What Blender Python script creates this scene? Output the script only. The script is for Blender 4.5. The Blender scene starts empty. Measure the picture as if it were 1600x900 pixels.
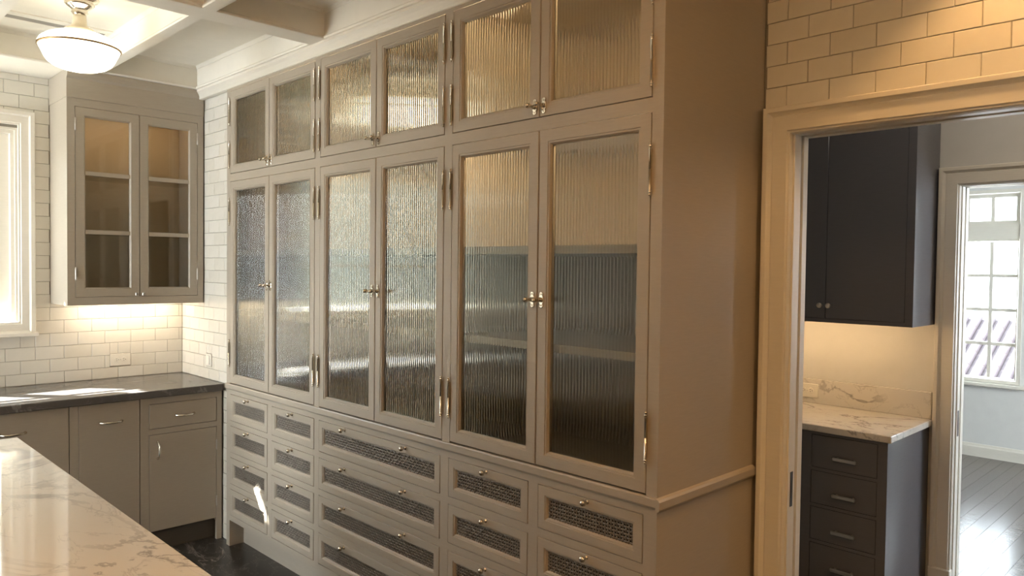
import bpy, math, random
from mathutils import Matrix, Vector
random.seed(7)
S = bpy.context.scene
COL = S.collection

# ------------------------------------------------------------------ camera
cam_d = bpy.data.cameras.new('camera'); cam = bpy.data.objects.new('camera', cam_d); COL.objects.link(cam)
cam_d.sensor_width = 36.0; cam_d.lens = 36.0 * 1178.33 / 1600.0; cam_d.clip_start = 0.02; cam_d.clip_end = 200
_r = Vector((0.70295613, 0.71113553, 0.0117876)); _u = Vector((-0.02771603, 0.01082884, 0.99955718)); _f = Vector((-0.71069298, 0.70297155, -0.02732205))
m = Matrix.Identity(4)
for i in range(3):
    m[i][0] = _r[i]; m[i][1] = _u[i]; m[i][2] = -_f[i]
m.translation = Vector((4.92637796, -1.86735021, 1.61182553))
cam.matrix_world = m
S.camera = cam

# ------------------------------------------------------------------ world, sun, exposure
W = bpy.data.worlds.new('sky'); S.world = W; W.use_nodes = True
wn = W.node_tree; wn.nodes.clear()
bg = wn.nodes.new('ShaderNodeBackground'); wo = wn.nodes.new('ShaderNodeOutputWorld')
bg.inputs['Color'].default_value = (0.86, 0.94, 1.0, 1); bg.inputs['Strength'].default_value = 10.0
wn.links.new(bg.outputs[0], wo.inputs[0])
sun_d = bpy.data.lights.new('sun', 'SUN'); sun_d.energy = 60.0; sun_d.angle = math.radians(0.6); sun_d.color = (1.0, 0.95, 0.87)
sun = bpy.data.objects.new('sun', sun_d); COL.objects.link(sun)
sun.rotation_euler = Vector((-1.0, -0.9, 1.2)).to_track_quat('Z', 'Y').to_euler()
sun.location = (-6, -6, 8)
VS = S.view_settings
S.display_settings.display_device = 'sRGB'
VS.view_transform = 'Standard'; VS.look = 'None'; VS.gamma = 1.0; VS.use_curve_mapping = False
VS.exposure = 0.88
S.cycles.max_bounces = 10; S.cycles.diffuse_bounces = 5; S.cycles.glossy_bounces = 4
S.cycles.transmission_bounces = 8; S.cycles.transparent_max_bounces = 12
S.cycles.sample_clamp_indirect = 4.0
WARM = (1.0, 0.72, 0.42)

# ------------------------------------------------------------------ materials
def mat(name, col, rough=0.5, metal=0.0, spec=0.5, coat=0.0):
    m = bpy.data.materials.new(name); m.use_nodes = True
    b = m.node_tree.nodes['Principled BSDF']
    b.inputs['Base Color'].default_value = (*col, 1); b.inputs['Roughness'].default_value = rough
    b.inputs['Metallic'].default_value = metal; b.inputs['Specular IOR Level'].default_value = spec
    b.inputs['Coat Weight'].default_value = coat
    return m
def nodes(m): return m.node_tree.nodes, m.node_tree.links, m.node_tree.nodes['Principled BSDF']
def tex(m, scale=(1, 1, 1), kind='Object'):
    n, l, b = nodes(m)
    tc = n.new('ShaderNodeTexCoord'); mp = n.new('ShaderNodeMapping'); mp.inputs['Scale'].default_value = scale
    l.new(tc.outputs[kind], mp.inputs['Vector']); return mp.outputs['Vector']
def noise(m, vec, scale, detail=4, rough=0.55, dist=0.0):
    n, l, b = nodes(m); t = n.new('ShaderNodeTexNoise')
    t.inputs['Scale'].default_value = scale; t.inputs['Detail'].default_value = detail
    t.inputs['Roughness'].default_value = rough; t.inputs['Distortion'].default_value = dist
    l.new(vec, t.inputs['Vector']); return t
def ramp(m, fac, stops):
    n, l, b = nodes(m); r = n.new('ShaderNodeValToRGB')
    e = r.color_ramp.elements
    while len(e) < len(stops): e.new(0.5)
    for k, (p, c) in zip(e, stops): k.position = p; k.color = (*c, 1)
    l.new(fac, r.inputs[0]); return r.outputs[0]
def bump(m, h, strength, dist=0.002):
    n, l, b = nodes(m); bp = n.new('ShaderNodeBump'); bp.inputs['Strength'].default_value = strength; bp.inputs['Distance'].default_value = dist
    l.new(h, bp.inputs['Height']); l.new(bp.outputs[0], b.inputs['Normal'])
def painted(name, col, rough, var=0.06, bs=0.06, scale=(6, 6, 60)):
    m = mat(name, col, rough); v = tex(m, scale); t = noise(m, v, 3.0, 5)
    n, l, b = nodes(m)
    lo = tuple(c * (1 - var) for c in col); hi = tuple(min(1, c * (1 + var)) for c in col)
    l.new(ramp(m, t.outputs['Fac'], [(0.3, lo), (0.7, hi)]), b.inputs['Base Color'])
    bump(m, t.outputs['Fac'], bs, 0.001); return m
GREIGE = painted('greige_paint', (0.40, 0.352, 0.285), 0.36, 0.03, 0.02)
GREIGE_IN = painted('greige_interior_paint', (0.42, 0.37, 0.30), 0.45, 0.03, 0.03)
WHITE = painted('white_trim_paint', (0.78, 0.745, 0.665), 0.35, 0.02, 0.03)
CEIL = painted('ceiling_paint', (0.86, 0.83, 0.75), 0.6, 0.02, 0.03, (4, 4, 4))
WALLP = painted('pale_wall_paint', (0.66, 0.655, 0.625), 0.6, 0.02, 0.03, (4, 4, 4))
GROUT = painted('grout', (0.34, 0.31, 0.26), 0.85, 0.08, 0.1, (60, 60, 60))
TILES = []
for i, c in enumerate(((0.74, 0.715, 0.64), (0.72, 0.69, 0.61), (0.755, 0.73, 0.66))):
    m = painted('glazed_tile_%d' % i, c, 0.16, 0.02, 0.05, (9, 9, 9)); TILES.append(m)
CHARG = painted('dark_kick_paint', (0.10, 0.09, 0.078), 0.5)
CHAR = painted('charcoal_paint', (0.12, 0.121, 0.138), 0.2, 0.03, 0.008)
NICKEL = mat('polished_nickel', (0.70, 0.65, 0.56), 0.14, 1.0)
PEWTER = mat('satin_nickel', (0.55, 0.52, 0.48), 0.3, 1.0)
DARKMETAL = mat('dark_bronze', (0.06, 0.05, 0.04), 0.4, 1.0)
GRILLE = mat('woven_bronze_wire', (0.22, 0.19, 0.155), 0.34, 0.5)
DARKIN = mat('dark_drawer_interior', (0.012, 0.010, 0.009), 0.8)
PLASTIC = mat('outlet_plastic', (0.80, 0.77, 0.69), 0.35)
SLOT = mat('dark_slot', (0.02, 0.02, 0.02), 0.7)
CREAMENAMEL = mat('cream_enamel', (0.74, 0.66, 0.50), 0.3)
VENTGREY = mat('vent_slot_grey', (0.42, 0.40, 0.37), 0.6)
BRASSBAND = mat('brass_band', (0.42, 0.27, 0.12), 0.35, 1.0)

def emit(name, col, s):
    m = bpy.data.materials.new(name); m.use_nodes = True; n = m.node_tree; n.nodes.clear()
    e = n.nodes.new('ShaderNodeEmission'); o = n.nodes.new('ShaderNodeOutputMaterial')
    e.inputs[0].default_value = (*col, 1); e.inputs[1].default_value = s; n.links.new(e.outputs[0], o.inputs[0]); return m
OPAL = emit('lit_opal_glass', (1.0, 0.89, 0.69), 2.8)
LED = emit('warm_led', WARM, 40.0)
LED_TILE = emit('warm_led_tile', (1.0, 0.80, 0.58), 22.0)
LED_SOFT = emit('warm_led_soft', (1.0, 0.64, 0.32), 20.0)
CAN = emit('lit_downlight', WARM, 12.0)

def glass(name, col=(1, 1, 1), ior=1.45, rough=0.0):
    m = bpy.data.materials.new(name); m.use_nodes = True; n = m.node_tree; n.nodes.clear()
    g = n.nodes.new('ShaderNodeBsdfGlass'); o = n.nodes.new('ShaderNodeOutputMaterial')
    g.inputs['Color'].default_value = (*col, 1); g.inputs['IOR'].default_value = ior; g.inputs['Roughness'].default_value = rough
    n.links.new(g.outputs[0], o.inputs[0]); return m
def pane_glass(name, tint=(0.97, 0.99, 1.0), refl=0.04, rough=0.0):
    m = bpy.data.materials.new(name); m.use_nodes = True; n = m.node_tree; n.nodes.clear()
    t = n.nodes.new('ShaderNodeBsdfTransparent'); g = n.nodes.new('ShaderNodeBsdfGlossy'); x = n.nodes.new('ShaderNodeMixShader')
    w = n.nodes.new('ShaderNodeLayerWeight'); w.inputs[0].default_value = 0.5
    pw = n.nodes.new('ShaderNodeMath'); pw.operation = 'POWER'; pw.inputs[1].default_value = 4.0; n.links.new(w.outputs['Facing'], pw.inputs[0])
    f = n.nodes.new('ShaderNodeMath'); f.operation = 'MULTIPLY_ADD'; f.inputs[1].default_value = 0.9; f.inputs[2].default_value = refl; n.links.new(pw.outputs[0], f.inputs[0])
    o = n.nodes.new('ShaderNodeOutputMaterial'); t.inputs[0].default_value = (*tint, 1); g.inputs['Roughness'].default_value = rough
    n.links.new(f.outputs[0], x.inputs[0]); n.links.new(t.outputs[0], x.inputs[1]); n.links.new(g.outputs[0], x.inputs[2]); n.links.new(x.outputs[0], o.inputs[0]); return m
REEDED = glass('reeded_glass', (0.93, 0.93, 0.9), 1.48, 0.02)
PANE = pane_glass('window_glass')
CABPANE = pane_glass('clear_cabinet_glass', (0.9, 0.91, 0.9), 0.05, 0.03)

def marble(name, base, vein, vs=1.0, rough=0.06, seed=0.0, thin=0.045, warm=(0.80, 0.76, 0.68)):
    m = mat(name, base, rough); n, l, b = nodes(m)
    tc = n.new('ShaderNodeTexCoord'); mp = n.new('ShaderNodeMapping')
    mp.inputs['Location'].default_value = (seed, seed * 1.7, seed * .6); mp.inputs['Rotation'].default_value = (0, 0, math.radians(-22)); mp.inputs['Scale'].default_value = (0.75 * vs, 1.5 * vs, vs)
    l.new(tc.outputs['Object'], mp.inputs['Vector']); v = mp.outputs['Vector']
    def veins(scale, dist, lo, width):
        t = noise(m, v, scale, 7, 0.62, dist)
        s = n.new('ShaderNodeMath'); s.operation = 'SUBTRACT'; s.inputs[1].default_value = 0.5; l.new(t.outputs['Fac'], s.inputs[0])
        a = n.new('ShaderNodeMath'); a.operation = 'ABSOLUTE'; l.new(s.outputs[0], a.inputs[0])
        return ramp(m, a.outputs[0], [(0.0, (lo,) * 3), (width * .35, ((lo + 1) / 2,) * 3), (width, (1, 1, 1))])
    v1 = veins(1.15, 1.3, 0.0, thin); v2 = veins(3.4, 0.8, 0.55, thin * .6)
    mask = ramp(m, noise(m, v, 1.0, 3).outputs['Fac'], [(0.42, (1, 1, 1)), (0.62, (0, 0, 0))])
    mx = n.new('ShaderNodeMix'); mx.data_type = 'RGBA'; mx.blend_type = 'LIGHTEN'; mx.inputs[0].default_value = 1.0
    l.new(v1, mx.inputs[6]); l.new(mask, mx.inputs[7])
    mul = n.new('ShaderNodeMix'); mul.data_type = 'RGBA'; mul.blend_type = 'MULTIPLY'; mul.inputs[0].default_value = 0.8
    l.new(mx.outputs[2], mul.inputs[6]); l.new(v2, mul.inputs[7])
    cl = ramp(m, noise(m, v, 0.9, 4).outputs['Fac'], [(0.35, base), (0.7, warm)])
    fin = n.new('ShaderNodeMix'); fin.data_type = 'RGBA'; l.new(mul.outputs[2], fin.inputs[0]); fin.inputs[6].default_value = (*vein, 1); l.new(cl, fin.inputs[7])
    l.new(fin.outputs[2], b.inputs['Base Color']); return m
MARBLE = marble('white_marble', (0.82, 0.80, 0.75), (0.34, 0.315, 0.30), 1.1, 0.05, 3.3, 0.018, (0.80, 0.745, 0.65))
MARBLE2 = marble('pantry_marble', (0.72, 0.70, 0.66), (0.22, 0.20, 0.19), 1.9, 0.12, 8.1, 0.02, (0.66, 0.62, 0.55))
SOAP = marble('dark_soapstone', (0.10, 0.094, 0.09), (0.26, 0.25, 0.24), 1.6, 0.27, 1.3, 0.012, (0.10, 0.092, 0.088))
DARKFLOOR = marble('dark_stone_floor', (0.030, 0.027, 0.025), (0.40, 0.36, 0.32), 1.7, 0.32, 5.2, 0.018, (0.042, 0.038, 0.034))
def wood(name, c1, c2, rough):
    m = mat(name, c1, rough); v = tex(m, (1.5, 22, 6)); t = noise(m, v, 2.2, 6, 0.6, 0.4); n, l, b = nodes(m)
    l.new(ramp(m, t.outputs['Fac'], [(0.3, c1), (0.7, c2)]), b.inputs['Base Color']); bump(m, t.outputs['Fac'], 0.08, 0.001); return m
PLANKS = [wood('dark_oak_%d' % i, tuple(c * k for c in (0.070, 0.058, 0.052)), tuple(c * k for c in (0.11, 0.092, 0.082)), 0.22) for i, k in enumerate((0.85, 1.0, 1.15))]
GROUND = painted('outdoor_paving', (0.42, 0.39, 0.34), 0.9, 0.1, 0.1, (1, 1, 1))
ROOFTILE = painted('clay_roof_tile', (0.075, 0.06, 0.066), 0.8, 0.15, 0.1, (3, 3, 3))
STUCCO = painted('pale_stucco', (0.7, 0.68, 0.65), 0.9, 0.05, 0.2, (20, 20, 20))

# ------------------------------------------------------------------ mesh helpers
class MB:
    def __init__(s): s.v = []; s.f = []; s.smooth = []
    def add(s, vs, fs, sm=False):
        o = len(s.v); s.v += [tuple(p) for p in vs]
        for f in fs: s.f.append(tuple(i + o for i in f)); s.smooth.append(sm)
    def box(s, x0, x1, y0, y1, z0, z1, c=0.0):
        if c <= 0:
            s.add([(x0, y0, z0), (x1, y0, z0), (x1, y1, z0), (x0, y1, z0), (x0, y0, z1), (x1, y0, z1), (x1, y1, z1), (x0, y1, z1)],
                  [(3, 2, 1, 0), (4, 5, 6, 7), (0, 1, 5, 4), (1, 2, 6, 5), (2, 3, 7, 6), (3, 0, 4, 7)])
            return s
        # chamfered box: three rings of eight
        def ring(z, e):
            a0, a1, b0, b1 = x0 + e, x1 - e, y0 + e, y1 - e
            return [(a0 + c, b0, z), (a1 - c, b0, z), (a1, b0 + c, z), (a1, b1 - c, z), (a1 - c, b1, z), (a0 + c, b1, z), (a0, b1 - c, z), (a0, b0 + c, z)]
        def ring4(z): return [(x0 + c, y0 + c, z), (x1 - c, y0 + c, z), (x1 - c, y0 + c, z), (x1 - c, y1 - c, z), (x1 - c, y1 - c, z), (x0 + c, y1 - c, z), (x0 + c, y1 - c, z), (x0 + c, y0 + c, z)]
        vs = [(x0 + c, y0 + c, z0), (x1 - c, y0 + c, z0), (x1 - c, y1 - c, z0), (x0 + c, y1 - c, z0)] + ring(z0 + c, 0) + ring(z1 - c, 0) + [(x0 + c, y0 + c, z1), (x1 - c, y0 + c, z1), (x1 - c, y1 - c, z1), (x0 + c, y1 - c, z1)]
        fs = [(3, 2, 1, 0), (20, 21, 22, 23)]
        A, B = 4, 12
        for k in range(8): fs.append((A + k, A + (k + 1) % 8, B + (k + 1) % 8, B + k))
        for k in range(4):
            k2 = (k + 1) % 4
            fs.append((k, k2, A + (2 * k + 1), A + 2 * k)); fs.append((k2, A + (2 * k + 2) % 8, A + 2 * k + 1))
            fs.append((20 + k2, 20 + k, B + 2 * k, B + 2 * k + 1)); fs.append((20 + k2, B + 2 * k + 1, B + (2 * k + 2) % 8))
        s.add(vs, fs); return s
    def ring(s, u0, u1, w0, w1, prof):
        """closed profile [(inset, v)] swept round a rectangle in the u-w plane with mitred corners"""
        n = len(prof); vs = []
        for d, v in prof: vs += [(u0 + d, v, w0 + d), (u1 - d, v, w0 + d), (u1 - d, v, w1 - d), (u0 + d, v, w1 - d)]
        fs = []
        for i in range(n):
            j = (i + 1) % n
            for k in range(4):
                q = (k + 1) % 4; fs.append((4 * i + k, 4 * j + k, 4 * j + q, 4 * i + q))
        s.add(vs, fs); return s
    def lathe(s, o, axis, prof, n=16):
        a = Vector(axis).normalized(); t = Vector((0, 0, 1)) if abs(a.z) < .9 else Vector((1, 0, 0)); e1 = a.cross(t).normalized(); e2 = a.cross(e1); o = Vector(o)
        vs = []; fs = []
        for r, h in prof:
            for k in range(n):
                th = 2 * math.pi * k / n; vs.append(o + a * h + (e1 * math.cos(th) + e2 * math.sin(th)) * r)
        for i in range(len(prof) - 1):
            for k in range(n):
                q = (k + 1) % n; fs.append((i * n + k, i * n + q, (i + 1) * n + q, (i + 1) * n + k))
        s.add(vs, fs, True)
        s.add(vs[:n], [tuple(range(n))[::-1]]); s.add(vs[-n:], [tuple(range(n))]); return s
    def tube(s, pts, r, n=8):
        pts = [Vector(p) for p in pts]; vs = []; fs = []
        for i, p in enumerate(pts):
            d = (pts[min(i + 1, len(pts) - 1)] - pts[max(i - 1, 0)]).normalized(); t = Vector((0, 0, 1)) if abs(d.z) < .9 else Vector((1, 0, 0))
            e1 = d.cross(t).normalized(); e2 = d.cross(e1)
            for k in range(n):
                th = 2 * math.pi * k / n; vs.append(p + (e1 * math.cos(th) + e2 * math.sin(th)) * r)
        for i in range(len(pts) - 1):
            for k in range(n):
                q = (k + 1) % n; fs.append((i * n + k, i * n + q, (i + 1) * n + q, (i + 1) * n + k))
        s.add(vs, fs, True); s.add(vs[:n], [tuple(range(n))[::-1]]); s.add(vs[-n:], [tuple(range(n))]); return s
    def extrude(s, prof, p0, p1, a, b):
        """closed 2-D profile (i,j) -> i*a + j*b, run from p0 to p1"""
        a, b, p0, p1 = Vector(a), Vector(b), Vector(p0), Vector(p1); n = len(prof)
        vs = [p0 + a * i + b * j for i, j in prof] + [p1 + a * i + b * j for i, j in prof]
        fs = [(k, (k + 1) % n, n + (k + 1) % n, n + k) for k in range(n)] + [tuple(range(n))[::-1], tuple(range(n, 2 * n))]
        s.add(vs, fs); return s
    def mesh(s, name, m):
        me = bpy.data.meshes.new(name); me.from_pydata(s.v, [], s.f); me.polygons.foreach_set('use_smooth', s.smooth)
        me.materials.append(m); me.update()
        import bmesh
        bm = bmesh.new(); bm.from_mesh(me); bmesh.ops.recalc_face_normals(bm, faces=bm.faces); bm.to_mesh(me); bm.free()
        return me
def B(*a, **k): return MB().box(*a, **k)

AT = {}                                   # author-space position of every object's origin
def thing(name, base, label, cat, group=None, rz=0.0):
    o = bpy.data.objects.new(name, None); COL.objects.link(o); o.empty_display_size = 0.1
    base = Vector(base); o.location = Matrix.Rotation(rz, 3, 'Z') @ base; o.rotation_euler = (0, 0, rz)
    o['label'] = label; o['category'] = cat
    if group: o['group'] = group
    AT[o.name] = base; return o
def part(name, shape, m, parent, at=None, label=None):
    """mesh child; with at=None the shape is in author space, else the shape is local to point at"""
    me = shape if isinstance(shape, bpy.types.Mesh) else shape.mesh(name, m)
    o = bpy.data.objects.new(name, me); COL.objects.link(o); p = Vector((0, 0, 0)) if at is None else Vector(at)
    o.parent = parent; o.location = p - (AT[parent.name] if parent else Vector((0, 0, 0)))
    AT[o.name] = p
    if label: o['label'] = label
    return o
def struct(name, shape, m, parent=None, label=None):
    o = part(name, shape, m, parent); o['kind'] = 'structure'
    if label: o['label'] = label
    return o
def root_struct(name, rz=0.0, base=(0, 0, 0)):
    o = bpy.data.objects.new(name, None); COL.objects.link(o); o.rotation_euler = (0, 0, rz); o.location = Matrix.Rotation(rz, 3, 'Z') @ Vector(base); o['kind'] = 'structure'; AT[o.name] = Vector(base); return o

# ================================================================== SETTING
YR = 0.03      # return wall plane
YD = 0.61      # doorway wall plane
YP = 2.08      # pantry rear wall plane
YF = 5.69      # far room window wall
ZC = 2.785; ZB = 2.65
floor = struct('floor', B(-0.15, 7.3, -4.75, 2.13, -0.12, 0.0), DARKFLOOR, label='dark veined stone kitchen floor')
# --- kitchen left wall (x = 0) with window opening
WU0, WU1, WZ0, WZ1 = -2.65, -0.869, 1.217, 2.352
w = MB(); w.box(-0.16, -0.006, -4.6, WU0, 0, 3.0).box(-0.16, -0.006, WU1, 0.2, 0, 3.0).box(-0.16, -0.006, WU0, WU1, 0, WZ0).box(-0.16, -0.006, WU0, WU1, WZ1, 3.0)
wall_left = struct('wall_left', w, GROUT, label='window wall behind the dark worktop')
wall_back = struct('wall_back', B(-0.16, 0.745, YR + .006, YR + .12, 0, 3.0), GROUT, label='short tiled return wall beside the tall cabinet')
w = MB(); w.box(0.6, 3.728, YD + .006, YD + .1, 0, 3.0).box(3.728, 4.745, YD + .006, YD + .1, 2.11, 3.0).box(4.745, 7.3, YD + .006, YD + .1, 0, 3.0)
wall_doorway = struct('wall_doorway', w, GROUT, label='tiled wall over the pantry doorway')
# hidden end walls of the kitchen; front opening added for daylight fill
w = MB(); w.box(-0.16, 0.2, -4.75, -4.6, 0, 3.0).box(1.35, 7.3, -4.75, -4.6, 0, 3.0).box(.2, 1.35, -4.75, -4.6, 0, .3).box(.2, 1.35, -4.75, -4.6, 2.4, 3.0)
struct('wall_front', w, WALLP); struct('wall_light_baffle', B(1.42, 1.54, -4.6, -2.95, 0, 2.66), WALLP)  # unseen wall stub added to keep daylight off the right-hand doors and drawers
w = B(7.15, 7.3, -4.6, YD, 0, 3.0)
struct('wall_right', w, WALLP)

# --- subway tiles: each a piece of its wall
PITCH_U, PITCH_W, GAP, TH = 0.1448, 0.0742, 0.0018, 0.006
_tile_cache = {}
def tile_mesh(wd, ht):
    k = (round(wd, 4), round(ht, 4), random.randrange(3) if wd > .12 else 0)
    if k not in _tile_cache:
        c = 0.0016; b = MB(); x, z = wd / 2, ht / 2
        b.add([(-x, 0, -z), (x, 0, -z), (x, 0, z), (-x, 0, z), (-x, -TH + c, -z), (x, -TH + c, -z), (x, -TH + c, z), (-x, -TH + c, z),
               (-x + c, -TH, -z + c), (x - c, -TH, -z + c), (x - c, -TH, z - c), (-x + c, -TH, z - c)],
              [(0, 1, 5, 4), (1, 2, 6, 5), (2, 3, 7, 6), (3, 0, 4, 7), (4, 5, 9, 8), (5, 6, 10, 9), (6, 7, 11, 10), (7, 4, 8, 11), (8, 9, 10, 11), (3, 2, 1, 0)])
        _tile_cache[k] = b.mesh('tile', TILES[k[2]])
    return _tile_cache[k]
def tile_field(wall, to_world, rz, u0, u1, w0, w1, wline, phase, holes=()):
    """running-bond field; holes are (u0,u1,w0,w1) left free"""
    i0 = math.floor((w0 - wline) / PITCH_W - 1e-6); i1 = math.ceil((w1 - wline) / PITCH_W)
    for r in range(i0, i1):
        a = max(w0, wline + r * PITCH_W); b = min(w1, wline + (r + 1) * PITCH_W)
        if b - a < 0.012: continue
        ph = phase + (PITCH_U / 2 if r % 2 else 0)
        k0 = math.floor((u0 - ph) / PITCH_U); k1 = math.ceil((u1 - ph) / PITCH_U)
        for k in range(k0, k1):
            segs = [(max(u0, ph + k * PITCH_U), min(u1, ph + (k + 1) * PITCH_U))]
            rects = [(segs[0][0], segs[0][1], a, b)]
            for h in holes:
                nr = []
                for p, q, lo, hi in rects:
                    if h[2] >= hi - .002 or h[3] <= lo + .002 or h[0] >= q or h[1] <= p: nr.append((p, q, lo, hi)); continue
                    pm, qm = max(p, h[0]), min(q, h[1])
                    if pm - p > .008: nr.append((p, pm, lo, hi))
                    if q - qm > .008: nr.append((qm, q, lo, hi))
                    if qm - pm > .006 and h[2] - lo > .008: nr.append((pm, qm, lo, h[2]))
                    if qm - pm > .006 and hi - h[3] > .008: nr.append((pm, qm, h[3], hi))
                rects = nr
            for p, q, lo, hi in rects:
                if q - p < .008: continue
                o = bpy.data.objects.new('tile', tile_mesh(q - p - GAP, hi - lo - GAP)); COL.objects.link(o)
                jit = random.uniform(-.0004, .0004)
                o.parent = wall; o.location = to_world((p + q) / 2, jit, (lo + hi) / 2); o.rotation_euler = (random.uniform(-.004, .004), 0, rz + random.uniform(-.003, .003))
SQ = math.pi / 2
tile_field(wall_left, lambda u, v, w: (-0.006 - v, u, w), SQ, -2.6, YR, 0.914, ZB, 0.98, 0.009,
           holes=[(-9, -0.789, 1.197, 2.447), (-0.711, 0.03, 1.376, 2.66), (-0.399, -0.282, 0.986, 1.061), (-9, -1.10, 2.3, 2.7)])
tile_field(wall_back, lambda u, v, w: (u, YR + .006 + v, w), 0, 0.0, 0.722, 0.914, ZB, 0.98, 0.045,
           holes=[(0, 0.338, 1.376, 2.66), (0.372, 0.452, 0.995, 1.07)])
tile_field(wall_back, lambda u, v, w: (u, YR + .006 + v, w), 0, 0.612, 0.722, 0.0, 0.872, 0.98, 0.045)
tile_field(wall_doorway, lambda u, v, w: (u, YD + .006 + v, w), 0, 3.664, 5.3, 2.152, ZC, 2.241, 3.812,
           holes=[])

# --- ceiling with beams
ceiling = struct('ceiling', B(-0.16, 7.3, -4.75, YD + .1, ZC, 3.0), CEIL, label='cream coffered ceiling')
def cpart(name, mb): o = part(name, mb, CEIL, ceiling); return o
cpart('soffit', B(-0.006, 0.375, -4.6, YR, ZB, ZC))
cpart('soffit', B(0.375, 3.70, -0.028, YD, ZB, ZC))
cpart('beam', B(1.705, 1.82, -4.6, -0.028, ZB, ZC))
cpart('beam', B(0.375, 1.705, -0.585, -0.548, ZB, ZC)); cpart('beam', B(1.82, 7.15, -0.585, -0.548, ZB, ZC))
cpart('beam', B(0.375, 1.705, -1.184, -1.147, ZB, ZC)); cpart('beam', B(0.375, 1.705, -1.85, -1.735, ZB, ZC)); cpart('beam', B(1.82, 7.15, -1.85, -1.735, ZB, ZC))
cpart('beam', B(4.35, 4.465, -4.6, -1.85, ZB, ZC)); 
# bead along the lower edges of each coffer and cove at its top
def coffer(x0, x1, y0, y1):
    b = MB(); z = ZB
    pr = [(0, 0), (0.010, 0.001), (0.013, 0.008), (0.009, 0.015), (0, 0.017)]
    b.extrude(pr, (x0, y0, z), (x0, y1, z), (1, 0, 0), (0, 0, 1)); b.extrude(pr, (x1, y0, z), (x1, y1, z), (-1, 0, 0), (0, 0, 1))
    b.extrude(pr, (x0, y1, z), (x1, y1, z), (0, -1, 0), (0, 0, 1)); b.extrude(pr, (x0, y0, z), (x1, y0, z), (0, 1, 0), (0, 0, 1))
    cpart('bead_moulding', b)
    b = MB(); z = ZC
    pr = [(0, -0.016), (0.004, -0.015), (0.010, -0.006), (0.016, 0), (0, 0)]
    b.extrude(pr, (x0, y0, z), (x0, y1, z), (1, 0, 0), (0, 0, 1)); b.extrude(pr, (x1, y0, z), (x1, y1, z), (-1, 0, 0), (0, 0, 1))
    b.extrude(pr, (x0, y1, z), (x1, y1, z), (0, -1, 0), (0, 0, 1)); b.extrude(pr, (x0, y0, z), (x1, y0, z), (0, 1, 0), (0, 0, 1))
    cpart('crown_moulding', b)
coffer(0.375, 1.705, -0.548, -0.028); coffer(0.375, 1.705, -1.147, -0.585)
coffer(1.82, 3.70, -0.548, -0.028); coffer(1.82, 7.15, -1.735, -0.585)
# cornice band over the tall cabinet and return wall
b = MB(); b.extrude([(0.0, 2.597), (-0.006, 2.599), (-0.008, 2.607), (-0.018, 2.625), (-0.028, 2.638), (-0.028, 2.65), (0.02, 2.65), (0.02, 2.597)], (0.345, 0, 0), (3.668, 0, 0), (0, 1, 0), (0, 0, 1))
struct('trim_1', b, WHITE, label='cornice band along the top of the tall cabinet')

# --- downlights recessed in the ceiling (their lamps light the room)
def downlight(x, y, watts, z=ZC, cone=95, aim=(0, 0, -1)):
    b = MB(); b.lathe((x, y, z), (0, 0, -1), [(0.062, 0.0), (0.062, 0.004), (0.046, 0.006), (0.044, -0.0)], 24); cp = cpart('downlight_ring', b)
    b = MB(); b.lathe((x, y, z), (0, 0, -1), [(0.043, 0.0005), (0.043, 0.0015)], 24); part('downlight_lens', b, CAN, ceiling)
    d = bpy.data.lights.new('downlight', 'SPOT'); d.energy = watts * 2.4; d.color = (1.0, 0.54, 0.20); d.spot_size = math.radians(cone); d.spot_blend = 0.45; d.shadow_soft_size = 0.04
    o = bpy.data.objects.new('downlight', d); COL.objects.link(o); o.location = (x, y, z - 0.02); o.rotation_euler = Vector(aim).to_track_quat('-Z', 'Y').to_euler()
downlight(4.40, 0.34, 4.6, cone=95)
downlight(5.5, -0.35, 11, cone=122)  # unseen downlight added for warm light on the doorway wall and beam
downlight(2.65, -3.1, 8); downlight(5.6, -3.1, 30, cone=140)  # unseen downlights put in as room light

# second globe of the row, and an unseen amber globe added for doorway light
ADDED_GLOBE = emit('added_amber_globe', (1.0, 0.56, 0.24), 17.5)
def globe(x, y, m):
    cpart('lamp_canopy', MB().lathe((x, y, ZC), (0, 0, -1), [(.07, 0), (.07, .02), (.02, .06), (.02, .16)], 24))
    part('lamp_globe', MB().lathe((x, y, ZC), (0, 0, -1), [(.05, .152), (.105, .166), (.155, .196), (.1635, .22), (.14, .27), (.08, .314), (.003, .3245)], 32), m, ceiling)
globe(1.165, -1.98, OPAL); globe(4.3, -1.2, ADDED_GLOBE)

# --- left window
win = root_struct('window_1', SQ, (-1.76, 0, 1.217)); win['label'] = 'bright casement window at the left edge of the tiled wall'
u0, u1, z0, z1 = WU0, WU1, WZ0, WZ1
part('window_casing', MB().ring(u0 - .08, u1 + .08, z0 - .02, z1 + .095, [(0, 0), (0, -.026), (.004, -.03), (.022, -.03), (.026, -.022), (.03, -.018), (.066, -.018), (.07, -.014), (.078, -.014), (.08, -.008), (.08, 0)]), WHITE, win)
part('window_sill', B(u0 - .1, u1 + .09, -0.05, 0.11, z0 - .024, z0, c=.004), WHITE, win)
part('window_frame', MB().ring(u0, u1, z0, z1, [(0, 0), (0, .155), (.03, .155), (.03, .02), (.012, .02), (.012, 0)]), WHITE, win)
n = 4; ww = (u1 - u0 - .06) / n
for i in range(n):
    a = u0 + .03 + i * ww; c = a + ww
    sh = part('window_sash', MB().ring(a, c, z0 + .03, z1 - .03, [(0, .065), (0, .10), (.045, .10), (.05, .092), (.05, .073), (.045, .065)]), WHITE, win)
    for k, q in enumerate((1.60,)):
        part('glazing_bar', B(a + .05, c - .05, .07, .096, q, q + .02), WHITE, sh)
    part('window_pane', B(a + .048, c - .048, .081, .085, z0 + .078, z1 - .078), PANE, sh)
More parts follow.
